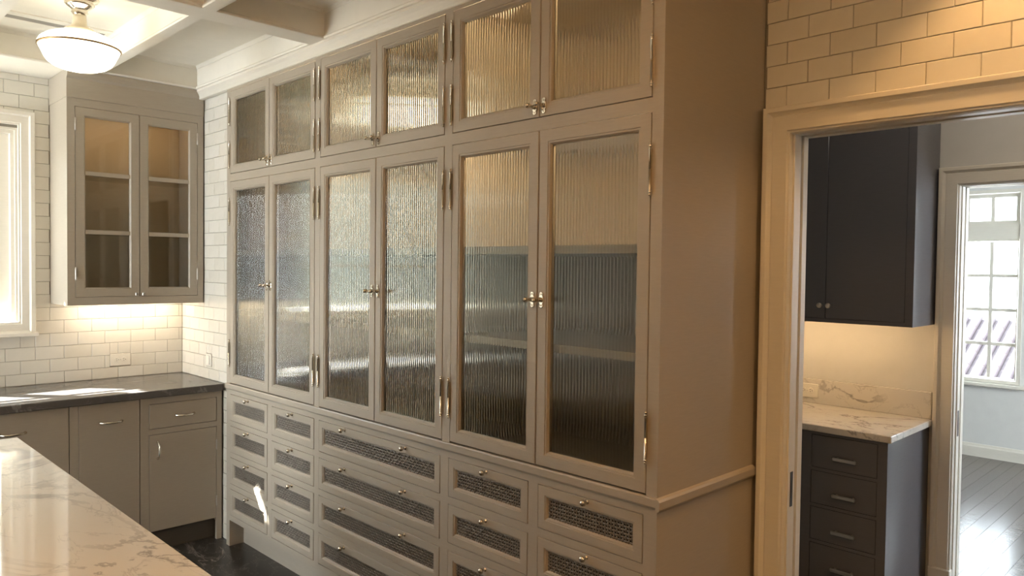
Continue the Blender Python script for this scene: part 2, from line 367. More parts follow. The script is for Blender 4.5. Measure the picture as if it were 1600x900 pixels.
t2 = struct('trim_2', B(-0.80, -0.16, -4.8, 1.2, 2.70, 2.80), WHITE, label='roof eave outside the kitchen window')
for y0, y1 in ((-4.8, -1.825), (-1.69, 1.2)):  # lengths below the eave, added and gapped to pass one sun streak
    part('sun_slot_edge', MB().extrude([(-.90, 2.70), (-.89, 2.63), (-.86, 2.60), (-.82, 2.60), (-.80, 2.63), (-.80, 2.70)], (0, y0, 0), (0, y1, 0), (1, 0, 0), (0, 0, 1)), WHITE, t2)
struct('added_dark_wall', B(-4.3, -4.0, -14, 6, -0.3, 3.0), painted('added_dark_wall_render', (0.06, 0.062, 0.052), 0.9, 0.05, 0.2), label='added dark wall outside the kitchen window, dimming the door reflections')  # unseen wall, added and darkened to cut the window reflection in the doors
struct('ground', B(-40, -0.16, -40, 40, -0.4, -0.3), GROUND)

# --- doorway into the pantry
DX0, DX1, DZ = 3.775, 4.72, 2.073
tr = root_struct('trim_3', 0, (DX0, YD, 0)); tr['label'] = 'white moulded casing of the pantry doorway'
PR = [(0, 0), (0, -.040), (.004, -.043), (.020, -.043), (.024, -.036), (.030, -.030), (.034, -.027), (.038, -.030), (.094, -.030), (.098, -.022), (.103, -.022), (.107, -.014), (.107, 0)]
def casing(y, x0, x1, zt, wd, zb=0.0, flip=1):
    """three-sided casing, outer edges at x0-wd, x1+wd, zt+wd; inner edge at x0.. """
    sc = wd / .107; b = MB(); n = len(PR); vs = []
    for d, v in PR:
        d = wd - d * sc
        vs += [(x0 - d, y + v * flip, zb), (x0 - d, y + v * flip, zt + d), (x1 + d, y + v * flip, zt + d), (x1 + d, y + v * flip, zb)]
    fs = []
    for i in range(n):
        j = (i + 1) % n
        for k in range(3): fs.append((4 * i + k, 4 * j + k, 4 * j + k + 1, 4 * i + k + 1))
    fs += [tuple(4 * i for i in range(n)), tuple(4 * i + 3 for i in range(n))]
    b.add(vs, fs); return b
part('casing', casing(YD, DX0 - .006, DX1 + .006, DZ, 0.092), WHITE, tr)
part('casing', casing(YD + .1, DX0 - .006, DX1 + .006, DZ, 0.092, 0, -1), WHITE, tr)
jb = MB(); jb.box(DX0 - .02, DX0, YD, YD + .048, 0, DZ).box(DX0 - .02, DX0, YD + .068, YD + .1, 0, DZ).box(DX0 - .05, DX0 - .045, YD, YD + .1, 0, DZ + .05)
j1 = part('jamb', jb, WHITE, tr)
part('jamb', B(DX1, DX1 + .02, YD, YD + .1, 0, DZ), WHITE, tr)
hb = MB(); hb.box(DX0 - .02, DX1 + .02, YD, YD + .04, DZ - .001, DZ + .02).box(DX0 - .02, DX1 + .02, YD + .072, YD + .1, DZ - .001, DZ + .02)
part('head_jamb', hb, WHITE, tr)
part('door_track', MB().box(DX0 - .02, DX1, YD + .048, YD + .052, DZ + .006, DZ + .03).box(DX0 - .02, DX1, YD + .060, YD + .064, DZ + .006, DZ + .03).box(DX0 - .02, DX1, YD + .04, YD + .072, DZ + .03, DZ + .034), PEWTER, tr)
part('strike_plate', MB().box(DX0 - .0005, DX0 + .0015, YD + .016, YD + .034, .80, .92).box(DX0 - .001, DX0 + .0022, YD + .020, YD + .030, .83, .89), DARKMETAL, j1, label='dark strike plate let into the white jamb')

# --- pantry shell
w = MB(); w.box(0.9, 3.848, YP, YP + .1, 0, 2.8).box(3.848, 4.82, YP, YP + .1, 2.03, 2.8).box(4.82, 6.4, YP, YP + .1, 0, 2.8)
struct('wall_pantry', w, WALLP, label='pale wall behind the charcoal pantry cabinets')
struct('wall_pantry_left', B(2.2, 2.3, YD + .1, YP + .1, 0, 2.7), WALLP); struct('wall_pantry_right', B(6.2, 6.3, YD + .1, YP + .1, 0, 2.7), WALLP)
struct('ceiling_pantry', B(2.2, 6.3, YD + .1, YP + .1, 2.7, 2.8), CEIL)
d = bpy.data.lights.new('pantry_fill_light', 'POINT'); d.energy = 3.5; d.color = (1.0, 0.86, 0.72); d.shadow_soft_size = .1  # unseen point light added to brighten the pantry
o = bpy.data.objects.new('pantry_fill_light', d); COL.objects.link(o); o.location = (4.4, 1.35, 2.5)
tr = root_struct('trim_4', 0, (3.9, YP, 0)); tr['label'] = 'white moulded casing of the doorway into the far room'
part('casing', casing(YP, 3.895, 4.805, 2.012, 0.088, 0.22), WHITE, tr)
part('plinth_block', B(3.803, 3.899, YP - .045, YP, 0, .22, c=.004), WHITE, tr)
jb = MB(); jb.box(3.885, 3.90, YP, YP + .04, 0, 2.012).box(3.885, 3.90, YP + .062, YP + .1, 0, 2.012).box(3.85, 3.855, YP, YP + .1, 0, 2.05)
j2 = part('jamb', jb, WHITE, tr)
part('jamb', B(4.80, 4.815, YP, YP + .1, 0, 2.012), WHITE, tr); part('head_jamb', MB().box(3.885, 4.815, YP, YP + .04, 2.011, 2.025).box(3.885, 4.815, YP + .062, YP + .1, 2.011, 2.025), WHITE, tr)
part('strike_plate', MB().box(3.8995, 3.9015, YP + .012, YP + .028, .845, .965).box(3.899, 3.9022, YP + .016, YP + .024, .875, .935), DARKMETAL, j2, label='dark strike plate let into the white jamb')

# --- far room
f2 = struct('floor_2', B(1.0, 6.3, YP + .05, YF + .12, -.12, -.02), SLOT, label='dark stained oak boards of the far room')
for i in range(34):
    x = 2.55 + i * 0.088
    if x > 5.1: break
    o = part('floor_board', B(0, .0868, 0, YF - YP - .05, -.02, 0, c=.0006), PLANKS[(i * 7) % 3], f2, at=(x, YP + .05, 0))
for y0, y1, x0, x1 in ((YP + .05, YF, 1.0, 2.55), (YP + .05, YF, 5.02, 6.3)):
    part('floor_board', B(x0, x1, y0, y1, -.02, 0), PLANKS[1], f2)
FX0, FX1, FZ0, FZ1 = 2.95, 3.43, 0.66, 2.33
w = MB(); w.box(1.0, FX0, YF, YF + .12, 0, 2.8).box(FX1, 4.5, YF, YF + .12, 0, 2.8).box(4.98, 6.3, YF, YF + .12, 0, 2.8).box(4.5, 4.98, YF, YF + .12, 0, FZ0).box(4.5, 4.98, YF, YF + .12, FZ1, 2.8).box(FX0, FX1, YF, YF + .12, 0, FZ0).box(FX0, FX1, YF, YF + .12, FZ1, 2.8)
WHITEWALL = painted('far_wall_paint', (0.74, 0.74, 0.72), 0.6, 0.02, 0.03, (4, 4, 4))
struct('wall_far', w, WHITEWALL, label='pale window wall of the far room')
# unseen opening in the right side wall, added to light the far room
struct('wall_far_left', B(0.9, 1.0, YP + .1, YF + .12, 0, 2.8), WHITEWALL)
w = MB(); w.box(6.3, 6.4, YP + .1, YF + .12, 0, .7).box(6.3, 6.4, YP + .1, YF + .12, 2.2, 2.8).box(6.3, 6.4, YP + .1, 3.3, .7, 2.2).box(6.3, 6.4, 4.7, YF + .12, .7, 2.2)
struct('wall_far_right', w, WHITEWALL)
struct('ceiling_far', B(0.9, 6.4, YP + .1, YF + .12, 2.8, 2.9), CEIL)
struct('baseboard_far', MB().extrude([(0, 0), (-.018, 0), (-.018, .085), (-.012, .095), (-.008, .112), (0, .112)], (1.0, YF, 0), (6.3, YF, 0), (0, 1, 0), (0, 0, 1)), WHITE, label='white baseboard under the far window')
fw = root_struct('window_2', 0, (3.19, YF, .66)); fw['label'] = 'white multi-pane window with transom in the far room'
part('window_frame', MB().ring(FX0, FX1, FZ0, FZ1, [(0, YF - .012), (0, YF + .10), (.035, YF + .10), (.035, YF), (.028, YF - .012)]), WHITE, fw)
part('window_sill', B(FX0 - .05, FX1 + .05, -.05 + YF, YF + .02, FZ0 - .035, FZ0 - .004, c=.004), WHITE, fw)
part('transom_bar', B(FX0 + .03, FX1 - .03, YF, YF + .06, 1.90, 2.035), WHITE, fw)
def bar_grid(sash, x0, x1, z0, z1, cols, rows, y):
    bw = .028
    xs = [x0 + (x1 - x0) * i / cols for i in range(cols + 1)]; zs = [z0 + (z1 - z0) * i / rows for i in range(rows + 1)]
    for x in xs[1:-1]: part('glazing_bar', B(x - bw / 2, x + bw / 2, y - .012, y + .012, z0, z1), WHITE, sash)
    for z in zs[1:-1]: part('glazing_bar', B(x0, x1, y - .0115, y + .0115, z - bw / 2, z + bw / 2), WHITE, sash)
    for i in range(cols):
        for j in range(rows):
            part('window_pane', B(xs[i] + .004, xs[i + 1] - .004, y - .002, y + .002, zs[j] + .004, zs[j + 1] - .004), PANE, sash)
s1 = part('window_sash', MB().ring(FX0 + .035, FX1 - .035, FZ0 + .004, 1.90, [(0, YF + .02), (0, YF + .06), (.012, YF + .06), (.012, YF + .02)]).box(FX0 + .035, FX1 - .035, YF + .02, YF + .06, FZ0 + .0, FZ0 + .035), WHITE, fw)
bar_grid(s1, FX0 + .045, FX1 - .045, FZ0 + .04, 1.885, 2, 4, YF + .04)
s2 = part('window_sash', MB().ring(FX0 + .035, FX1 - .035, 2.035, FZ1 - .035, [(0, YF + .02), (0, YF + .06), (.03, YF + .06), (.03, YF + .02)]), WHITE, fw)
bar_grid(s2, FX0 + .062, FX1 - .062, 2.062, FZ1 - .062, 2, 1, YF + .04)
fw3 = root_struct('window_3', 0, (4.74, YF, .66)); fw3['label'] = 'second white window of the far room, out of the photograph'
part('window_frame', MB().ring(4.5, 4.98, FZ0, FZ1, [(0, YF - .012), (0, YF + .10), (.05, YF + .10), (.05, YF), (.028, YF - .012)]), WHITE, fw3)
part('transom_bar', B(4.54, 4.94, YF, YF + .06, 1.90, 2.035), WHITE, fw3)
# neighbouring house seen through it
nh = thing('neighbour_house', (1.5, 13, -2.0), 'pale house with a clay tiled roof seen through the far window', 'house')
part('house_wall', B(-3.5, 6.0, 12.6, 17.0, -2.0, -0.35), STUCCO, nh)
rf = part('roof', MB().extrude([(12.2, -.45), (14.8, 0.72), (17.4, -.45), (17.4, -.55), (14.8, .60), (12.2, -.55)], (-3.9, 0, 0), (6.4, 0, 0), (0, 1, 0), (0, 0, 1)), ROOFTILE, nh)
b = MB(); sl = Vector((0, 2.6, 1.17))
for i in range(46):
    x = -3.8 + i * .225
    for k in range(6):
        p = Vector((x, 12.2, -.43)) + sl * (k / 6); q = Vector((x, 12.2, -.40)) + sl * ((k + .95) / 6)
        b.tube([p + Vector((0, 0, .03)), q], .085, 6)
ro = part('roof_tile', b, ROOFTILE, rf); ro['kind'] = 'stuff'

# ================================================================== TALL BUILT-IN CABINET
A0, A1, A2 = 0.769, 1.2315, 1.694; B0, B1, B2 = 1.740, 2.200, 2.660; C0, C1, C2 = 2.7055, 3.1625, 3.620
X0, X1 = 0.725, 3.660
LB, LT, UB, UT, TOP = 0.9363, 2.0769, 2.1192, 2.5833, 2.597
R1T, R1B, RP = 0.8745, 0.7228, 0.1804
tall = thing('built_in_cabinet', (2.19, 0.3, 0), 'tall taupe built-in cabinet with reeded glass doors over wire-mesh drawers', 'cabinet')
FT = 0.022
ff = MB()
for a, c in ((X0, A0), (A2, B0), (B2, C0), (C2, X1)): ff.box(a, c, 0, FT, LB - .003, TOP)
for a, c in ((A0, A2), (B0, B2), (C0, C2)):
    ff.box(a, c, 0, FT, LT, UB).box(a, c, 0, FT, UT, TOP)
D = {'c1': (0.775, 1.222), 'c2': (1.2688, 1.696), 'c3': (1.739, 2.6517), 'c4': (2.7001, 3.131), 'c5': (3.176, 3.6116)}
ZBOT = 0.150
cols = [D[k] for k in ('c1', 'c2', 'c3', 'c4', 'c5')]
xs = [X0] + [e for c in cols for e in c] + [X1]
for i in range(0, len(xs), 2): ff.box(xs[i], xs[i + 1], 0, FT, ZBOT, 0.9)
for a, c in cols:
    ff.box(a, c, 0, FT, R1T, 0.9).box(a, c, 0, FT, ZBOT, R1B - 3 * RP)
    for k in range(3): ff.box(a, c, 0, FT, R1T - (k + 1) * RP, R1B - k * RP)
part('face_frame', ff, GREIGE, tall)
part('belt_moulding', MB().extrude([(0.0, 0.9), (-.005, .9), (-.009, .907), (-.009, .929), (-.006, .9335), (.022, .9335), (.022, .9)], (X0, 0, 0), (X1, 0, 0), (0, 1, 0), (0, 0, 1))
     .extrude([(0.0, .893), (.010, .895), (.014, .902), (.014, .924), (.009, .930), (0, .934)], (X1, -0.009, 0), (X1, 0.575, 0), (1, 0, 0), (0, 0, 1)), GREIGE, tall)
part('side_panel', B(X1 - .02, X1, FT, YD - .002, 0.0, TOP), GREIGE, tall)
part('side_panel', B(X0, X0 + .02, FT, YD - .02, 0.0, TOP), GREIGE, tall)
part('end_foot', B(X0, A0 - .004, 0.0, .085, 0.0, ZBOT), GREIGE, tall)
part('back_panel', B(X0 + .02, X1 - .02, YD - .03, YD - .012, ZBOT, TOP), GREIGE_IN, tall)
part('toe_kick', B(X0 + .02, X1 - .02, 0.085, 0.10, 0, ZBOT), GREIGE, tall)
for a, c in ((A2 + .013, B0 - .013), (B2 + .013, C0 - .013)): part('partition', B(a, c, FT, YD - .03, ZBOT, TOP), GREIGE_IN, tall)
bays = ((X0 + .02, A2 + .013), (B0 - .013, B2 + .013), (C0 - .013, X1 - .02))
for a, c in bays:
    part('shelf', B(a, c, FT + .0, YD - .03, LB - .028, LB - .004), GREIGE_IN, tall)
    part('shelf', B(a, c, FT + .006, YD - .03, LT + .012, UB - .004), GREIGE_IN, tall)
    part('shelf', B(a + .002, c - .002, .032, YD - .03, 1.660, 1.688), GREIGE_IN, tall)
    part('shelf', B(a + .002, c - .002, .032, YD - .03, 1.325, 1.353), GREIGE_IN, tall)
    part('top_panel', B(a, c, FT, YD - .03, TOP - .012, TOP), GREIGE_IN, tall)
    for zz, e in ((TOP - .018, 1), (LT + .006, 1)):
        part('light_strip', B(a + .03, c - .03, .034, .050, zz, zz + .005), LED, tall, label='warm light strip inside the cabinet')
for (a, c) in cols:
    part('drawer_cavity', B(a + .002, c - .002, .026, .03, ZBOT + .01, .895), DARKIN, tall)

# doors
def reeded(wd, ht, pitch=0.0132, h=0.0022, th=0.004):
    n = max(1, round(wd / pitch)); p = wd / n; seg = 8; b = MB(); R = (p * p / 4 + h * h) / (2 * h)
    for i in range(n):
        vs = []
        for k in range(seg + 1):
            t = -p / 2 + p * k / seg; v = -(math.sqrt(R * R - t * t) - (R - h)); x = -wd / 2 + p * (i + .5) + t
            vs += [(x, v, -ht / 2), (x, v, ht / 2)]
        b.add(vs, [(2 * k, 2 * k + 2, 2 * k + 3, 2 * k + 1) for k in range(seg)], True)
    b.add([(-wd / 2, th, -ht / 2), (wd / 2, th, -ht / 2), (wd / 2, th, ht / 2), (-wd / 2, th, ht / 2)], [(1, 0, 3, 2)])
    b.add([(-wd / 2, 0, -ht / 2), (-wd / 2, th, -ht / 2), (-wd / 2, th, ht / 2), (-wd / 2, 0, ht / 2)], [(0, 1, 2, 3)])
    b.add([(wd / 2, 0, -ht / 2), (wd / 2, th, -ht / 2), (wd / 2, th, ht / 2), (wd / 2, 0, ht / 2)], [(3, 2, 1, 0)])
    return b
def glass_mesh(wd, ht):
    me_b = reeded(wd, ht); me = bpy.data.meshes.new('glass_pane'); me.from_pydata(me_b.v, [], me_b.f); me.polygons.foreach_set('use_smooth', me_b.smooth); me.materials.append(REEDED); me.update(); return me
DOORP = lambda s: [(0, .022), (0, .0012), (.0012, 0), (s - .013, 0), (s - .0115, .0025), (s - .006, .0025), (s - .0045, .004), (s, .011), (s, .022)]
def hinge_mesh():
    b = MB(); L = .060; r = .0044
    prof = [(.0005, -L - .019), (.0035, -L - .0185), (.005, -L - .0155), (.0035, -L - .0125), (.0028, -L - .0115), (.0055, -L - .009), (.0055, -L - .005), (.0032, -L - .004), (.0052, -L - .0015), (r, -L),
            (r, -.0008), (.0036, -.0005), (.0036, .0005), (r, .0008)]
    prof += [(q, -h) for q, h in prof[:10]][::-1]
    b.lathe((0, -.006, 0), (0, 0, 1), prof, 12); b.box(-.002, .002, -.005, .002, -L, L); return b.mesh('hinge', NICKEL)
HINGE = hinge_mesh()
def latch_mesh():
    b = MB(); hh = .0275; wd = .0115; pts = []
    out = [(0, -hh), (.006, -hh + .0015), (.0085, -hh + .006), (.0065, -.015), (.0105, -.010), (.0115, 0), (.0105, .010), (.0065, .015), (.0085, hh - .006), (.006, hh - .0015), (0, hh)]
    out = out + [(-x, z) for x, z in out[-2:0:-1]]
    nn = len(out); vs = [(x, 0, z) for x, z in out] + [(x, -.003, z) for x, z in out] + [(x * .8, -.0042, z * .95) for x, z in out]
    fs = [tuple(range(2 * nn, 3 * nn))] + [(k, (k + 1) % nn, nn + (k + 1) % nn, nn + k) for k in range(nn)] + [(nn + k, nn + (k + 1) % nn, 2 * nn + (k + 1) % nn, 2 * nn + k) for k in range(nn)]
    b.add(vs, fs)
    for z in (-.019, .019): b.lathe((0, -.004, z), (0, -1, 0), [(.003, 0), (.0028, .0012), (.001, .0018)], 8)
    b.lathe((0, -.004, 0), (0, -1, 0), [(.0085, 0), (.0085, .004), (.006, .006), (.0055, .021), (.0075, .024), (.0088, .029), (.0085, .036), (.006, .041), (.002, .0425)], 14)
    return b.mesh('latch', NICKEL)
LATCH = latch_mesh()
_dc = {}
def glass_door(x0, x1, z0, z1, hinge_left, zl):
    g = 0.0028; a, c, lo, hi = x0 + g, x1 - g, z0 + g, z1 - g
    if not hinge_left: a = x0 + g * .7
    cx, cz = (x0 + x1) / 2, (z0 + z1) / 2; wd, ht = x1 - x0 - 2 * g, z1 - z0 - 2 * g; key = (round(wd, 4), round(ht, 4))
    if key not in _dc:
        _dc[key] = (MB().ring(-wd / 2, wd / 2, -ht / 2, ht / 2, DOORP(.0505)).mesh('door', GREIGE), glass_mesh(wd - .092, ht - .092))
    dm, gm = _dc[key]
    d = part('door', dm, GREIGE, tall, at=(cx, -0.0015, cz))
    part('glass_pane', gm, REEDED, d, at=(cx, 0.0135, cz))
    hx = x0 if hinge_left else x1
    for zz in ((1.907, 1.108) if z1 < 2.1 else (2.468, 2.227)): part('hinge', HINGE, NICKEL, d, at=(hx, -0.002, zz))
    part('latch', LATCH, NICKEL, d, at=((x1 - .021) if hinge_left else (x0 + .021), -0.0015, zl))
for a, mdl, c in ((A0, A1, A2), (B0, B1, B2), (C0, C1, C2)):
    for lo, hi, zl in ((LB, LT, 1.503), (UB, UT, 2.157)):
        glass_door(a, mdl, lo, hi, True, zl); glass_door(mdl, c, lo, hi, False, zl)

# drawers with woven wire fronts
def grille(wd, ht, p=0.0118):
    b = MB(); nx = round(wd / p); nz = round(ht / p); px, pz = wd / nx, ht / nz; am = .0026; r = .0019; wq = .0035
    def wire(horizontal, idx, n, per, off):
        steps = n * 2; vs = []; fs = []
        for k in range(steps + 1):
            t = -n * per / 2 + k * per / 2; ph = math.cos(math.pi * (k / 2 - .5) * 1 + math.pi * idx)
            y = am * ph * (1 if horizontal else -1)
            prf = [(0, -r), (wq * .7, -r * .6), (wq, 0), (wq * .7, r * .6), (0, r), (-wq * .7, r * .6), (-wq, 0), (-wq * .7, -r * .6)]
            sec = [(t, y + b2, off + a2) if horizontal else (off + a2, y + b2, t) for a2, b2 in prf]
            vs += sec
        for k in range(steps):
            for q in range(8): fs.append((8 * k + q, 8 * k + (q + 1) % 8, 8 * k + 8 + (q + 1) % 8, 8 * k + 8 + q))
        b.add(vs, fs, True)
    for j in range(nz): wire(True, j, nx, px, -ht / 2 + pz * (j + .5))
    for i in range(nx): wire(False, i, nz, pz, -wd / 2 + px * (i + .5))
    return b
def knob_mesh():
    b = MB(); b.lathe((0, 0, 0), (0, -1, 0), [(.0085, 0), (.0085, .002), (.0045, .0035), (.004, .011), (.007, .0135), (.0102, .0175), (.0108, .021), (.0098, .025), (.007, .0285), (.003, .0302), (.0008, .0305)], 16)
    return b.mesh('knob', NICKEL)
KNOB = knob_mesh()
_dr = {}
for ci, (a, c) in enumerate(cols):
    for k in range(4):
        zt, zb = R1T - k * RP, R1B - k * RP; g = .0024; wd, ht = c - a - 2 * g, zt - zb - 2 * g; key = round(wd, 3)
        if key not in _dr:
            pr = [(0, .022), (0, .001), (.001, 0), (.030, 0), (.0315, .0025), (.036, .003), (.0375, .0045), (.0415, .012), (.0415, .022)]
            _dr[key] = (MB().ring(-wd / 2, wd / 2, -ht / 2, ht / 2, pr).mesh('drawer', GREIGE), grille(wd - .078, ht - .078).mesh('mesh_grille', GRILLE))
        fm, gm = _dr[key]; cx, cz = (a + c) / 2, (zt + zb) / 2
        d = part('drawer', fm, GREIGE, tall, at=(cx, -0.0015, cz))
        gr = part('mesh_grille', gm, GRILLE, d, at=(cx, .0105, cz)); gr['kind'] = 'stuff'; gr['label'] = 'dark woven wire grille'
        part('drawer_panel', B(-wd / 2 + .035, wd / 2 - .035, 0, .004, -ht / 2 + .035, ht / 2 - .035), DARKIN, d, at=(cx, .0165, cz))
        for kx in ((cx - .229, cx + .229) if ci == 2 else (cx,)): part('knob', KNOB, NICKEL, d, at=(kx, -0.0015, zt - .0125))

# ================================================================== LEFT RUN (author space: u = y, v = -x, w = z)
up = thing('wall_cabinet', (-.34, -.1725, 1.376), 'taupe wall cabinet with two clear glass doors beside the window', 'cabinet', rz=SQ)
cu0, cu1, cz0, cz1 = -0.712, 0.022, 1.376, 2.500; VF = -0.345; VB = -0.001
fr = MB().box(cu0, -0.674, VF, VF + .02, cz0, cz1).box(-0.012, cu1, VF, VF + .02, cz0, cz1).box(-.674, -.012, VF, VF + .02, cz0, 1.42).box(-.674, -.012, VF, VF + .02, 2.456, cz1)
part('face_frame', fr, GREIGE, up)
part('side_panel', B(cu0, cu0 + .018, VF + .02, VB, cz0, cz1), GREIGE, up); part('side_panel', B(cu1 - .018, cu1, VF + .02, VB, cz0, cz1), GREIGE, up)
part('back_panel', B(cu0 + .018, cu1 - .018, VB - .012, VB, cz0 + .02, cz1), GREIGE_IN, up)
part('bottom_panel', B(cu0 + .018, cu1 - .018, VF + .02, VB, cz0 + .022, cz0 + .04), GREIGE_IN, up)
part('top_panel', B(cu0 + .018, cu1 - .018, VF + .02, VB - .012, cz1 - .018, cz1 - .001), GREIGE_IN, up)
for z in (1.765, 2.085): part('glass_shelf', B(cu0 + .019, cu1 - .019, VF + .035, VB - .012, z + .006, z + .014), CABPANE, up, label='clear glass shelf')
part('frieze_board', MB().extrude([(VF - .008, 2.500), (VF - .008, 2.60), (VF - .02, 2.612), (VF - .026, 2.63), (VF - .028, 2.648), (VB, 2.648), (VB, 2.5)], (cu0 - .003, 0, 0), (cu1, 0, 0), (0, 1, 0), (0, 0, 1)), GREIGE, up)
part('light_strip', B(cu0 + .06, cu1 - .06, VF + .03, VF + .045, cz1 - .026, cz1 - .02), LED_SOFT, up, label='warm light strip inside the cabinet')
part('under_cabinet_light', B(cu0 + .12, cu1 - .06, -.13, -.10, cz0 + .010, cz0 + .020), LED_TILE, up, label='warm light strip under the cabinet')
for a, c, left in ((-.673, -.3435, True), (-.3425, -.013, False)):
    wd, ht = c - a - .003, 2.455 - 1.421 - .003; m0, m1, b0, b1 = a + .0015, c - .0015, 1.4225, 2.4535; s = .05
    d = part('door', MB().ring(m0, m1, b0, b1, [(0, .02), (0, 0), (s - .007, 0), (s - .005, .003), (s, .008), (s, .02)]), GREIGE, up, at=(0, VF - .0005, 0))
    for z in (1.768, 2.088): part('glazing_bar', B(m0 + s - .001, m1 - s + .001, .002, .018, z, z + .022), GREIGE, d, at=(0, VF - .0005, 0))
    for z0, z1 in ((b0 + s, 1.768), (1.79, 2.088), (2.11, b1 - s)): part('glass_pane', B(m0 + s - .002, m1 - s + .002, .010, .013, z0 - .002, z1 + .002), CABPANE, d, at=(0, VF - .0005, 0))
    hx = m0 if left else m1
    for z in (1.55, 2.36): part('hinge', MB().lathe((hx, -.004, z - .03), (0, 0, 1), [(.001, -.006), (.0035, -.004), (.0045, 0), (.0045, .06), (.0035, .064), (.001, .066)], 8), PEWTER, d, at=(0, VF, 0))
    kx = c - .018 if left else a + .018
    part('knob', MB().box(kx - .009, kx + .009, -.018, -.008, 1.425, 1.443, c=.002).lathe((kx, 0, 1.434), (0, -1, 0), [(.005, 0), (.004, .009)], 10), PEWTER, d, at=(0, VF, 0))

# dark worktop along the window wall
wt = part('worktop', MB().box(-2.9, YR - .008, -0.635, -0.008, 0.874, 0.914, c=.003), SOAP, None); wt.rotation_euler = (0, 0, SQ)
wt['label'] = 'dark stone worktop running along the window wall'; wt['category'] = 'countertop'

BF = -0.61
def base_unit(name, label, u0, u1):
    return thing(name, ((u0 + u1) / 2, -.3, 0), label, 'cabinet', 'base cabinets under the dark worktop', rz=SQ)
def bow_pull(u, w, L, vertical=False):
    b = MB(); pts = []
    for k in range(9):
        t = -1 + k / 4; dv = -.028 * (1 - t ** 4) ; p = t * L / 2
        pts.append((0, dv - .001, p) if vertical else (p, dv - .001, 0))
    b.tube(pts, .0055, 8)
    for t in (-1, 1):
        o = (0, 0, t * L / 2) if vertical else (t * L / 2, 0, 0); b.lathe(o, (0, -1, 0), [(.008, 0), (.008, .002), (.0055, .006)], 10)
    return b
def carcass(t, u0, u1, left=True, right=True, top=.872):
    part('side_panel', B(u0, u0 + .018, BF + .022, -.02, .1, top), GREIGE, t); part('side_panel', B(u1 - .018, u1, BF + .022, -.02, .1, top), GREIGE, t)
    part('toe_kick', B(u0, u1, BF + .06, BF + .075, 0, .125), CHARG, t); part('bottom_panel', B(u0 + .018, u1 - .018, BF + .022, -.02, .125, .143), GREIGE_IN, t)
    part('back_panel', B(u0 + .018, u1 - .018, -.02, -.01, .1, top), GREIGE_IN, t)
def slab(u0, u1, w0, w1): return MB().box(u0, u1, 0, .02, w0, w1, c=.0015)
# unit 1: drawer over door, next to the tall cabinet
t = base_unit('base_cabinet', 'taupe base cabinet with one drawer over a hinged door, beside the tall cabinet', -.43, .022)
carcass(t, -.43, .022)
ff = MB().box(-.43, -.385, BF, BF + .022, .125, .872).box(-.008, .022, BF, BF + .022, .0, .872).box(-.385, -.008, BF, BF + .022, .837, .872).box(-.385, -.008, BF, BF + .022, .667, .697)
part('face_frame', ff, GREIGE, t)
d = part('drawer', slab(-.3825, -.0105, .6995, .8345), GREIGE, t, at=(0, BF - .0005, 0)); part('handle', bow_pull(0, 0, .10), NICKEL, d, at=(-.19, BF - .0005, .76))
d = part('door', slab(-.3825, -.0105, .128, .6645), GREIGE, t, at=(0, BF - .0005, 0)); part('handle', bow_pull(0, 0, .092, True), NICKEL, d, at=(-.338, BF - .0005, .578))
for z in (.23, .56): part('hinge', MB().lathe((-.0095, -.003, z - .025), (0, 0, 1), [(.001, -.006), (.003, -.004), (.004, 0), (.004, .05), (.003, .054), (.001, .056)], 8), PEWTER, d, at=(0, BF - .0005, 0))
# unit 2: full-height panel
t = base_unit('pull_out_cabinet', 'taupe full-height panel front with one bow handle, between two base cabinets', -.73, -.4305)
carcass(t, -.7305, -.4305)
d = part('door', slab(-.7285, -.433, .128, .870), GREIGE, t, at=(0, BF - .0005, 0)); part('handle', bow_pull(0, 0, .105), NICKEL, d, at=(-.576, BF - .0005, .768))
# unit 3: under the window, largely behind the island
t = base_unit('base_cabinet', 'taupe base cabinet under the window, partly hidden by the marble island', -1.60, -.731)
carcass(t, -1.60, -.731)
part('stile', B(-.772, -.731, BF, BF + .022, .125, .872), GREIGE, t); part('stile', B(-1.60, -1.56, BF, BF + .022, .125, .872), GREIGE, t)
for a, c in ((-1.165, -.774), (-1.558, -1.167)):
    d = part('door', slab(a + .001, c - .001, .128, .870), GREIGE, t, at=(0, BF - .0005, 0)); part('handle', bow_pull(0, 0, .105), NICKEL, d, at=((a + c) / 2 - .05, BF - .0005, .768))
t = base_unit('base_cabinet', 'taupe base cabinet at the far left, behind the marble island', -2.9, -1.601)
carcass(t, -2.9, -1.601)
for i in range(3):
    a = -2.9 + i * .433; d = part('door', slab(a + .002, a + .431, .128, .870), GREIGE, t, at=(0, BF - .0005, 0)); part('handle', bow_pull(0, 0, .105), NICKEL, d, at=(a + .21, BF - .0005, .768))

# outlets
def duplex(o_at, parent):
    part('cover_plate', B(-.0575, .0575, -.006, 0, -.0365, .0365, c=.0022), PLASTIC, parent, at=o_at)
    for s in (-.020, .020):
        r = part('receptacle', MB().lathe((s, -.006, 0), (0, -1, 0), [(.0155, 0), (.0150, .0018), (.0140, .0022)], 16), PLASTIC, parent, at=o_at)
        part('slot', MB().box(s - .0055, s + .0015, -.0088, -.0078, .0042, .0062).box(s - .0045, s + .0015, -.0088, -.0078, -.0062, -.0042).lathe((s + .0085, -.0078, 0), (0, -1, 0), [(.0022, 0), (.0022, .001)], 8), SLOT, r, at=o_at)
    part('screw', MB().lathe((0, -.006, 0), (0, -1, 0), [(.003, 0), (.002, .001)], 8), PEWTER, parent, at=o_at)
o = thing('wall_outlet', (-.3405, 0.0, 1.0235), 'white duplex outlet among the tiles under the wall cabinet', 'outlet', rz=SQ); duplex((-.3405, 0.004, 1.0235), o)
o = thing('wall_switch', (.412, YR, 1.032), 'small white switch plate on the tiled return wall beside the tall cabinet', 'switch')
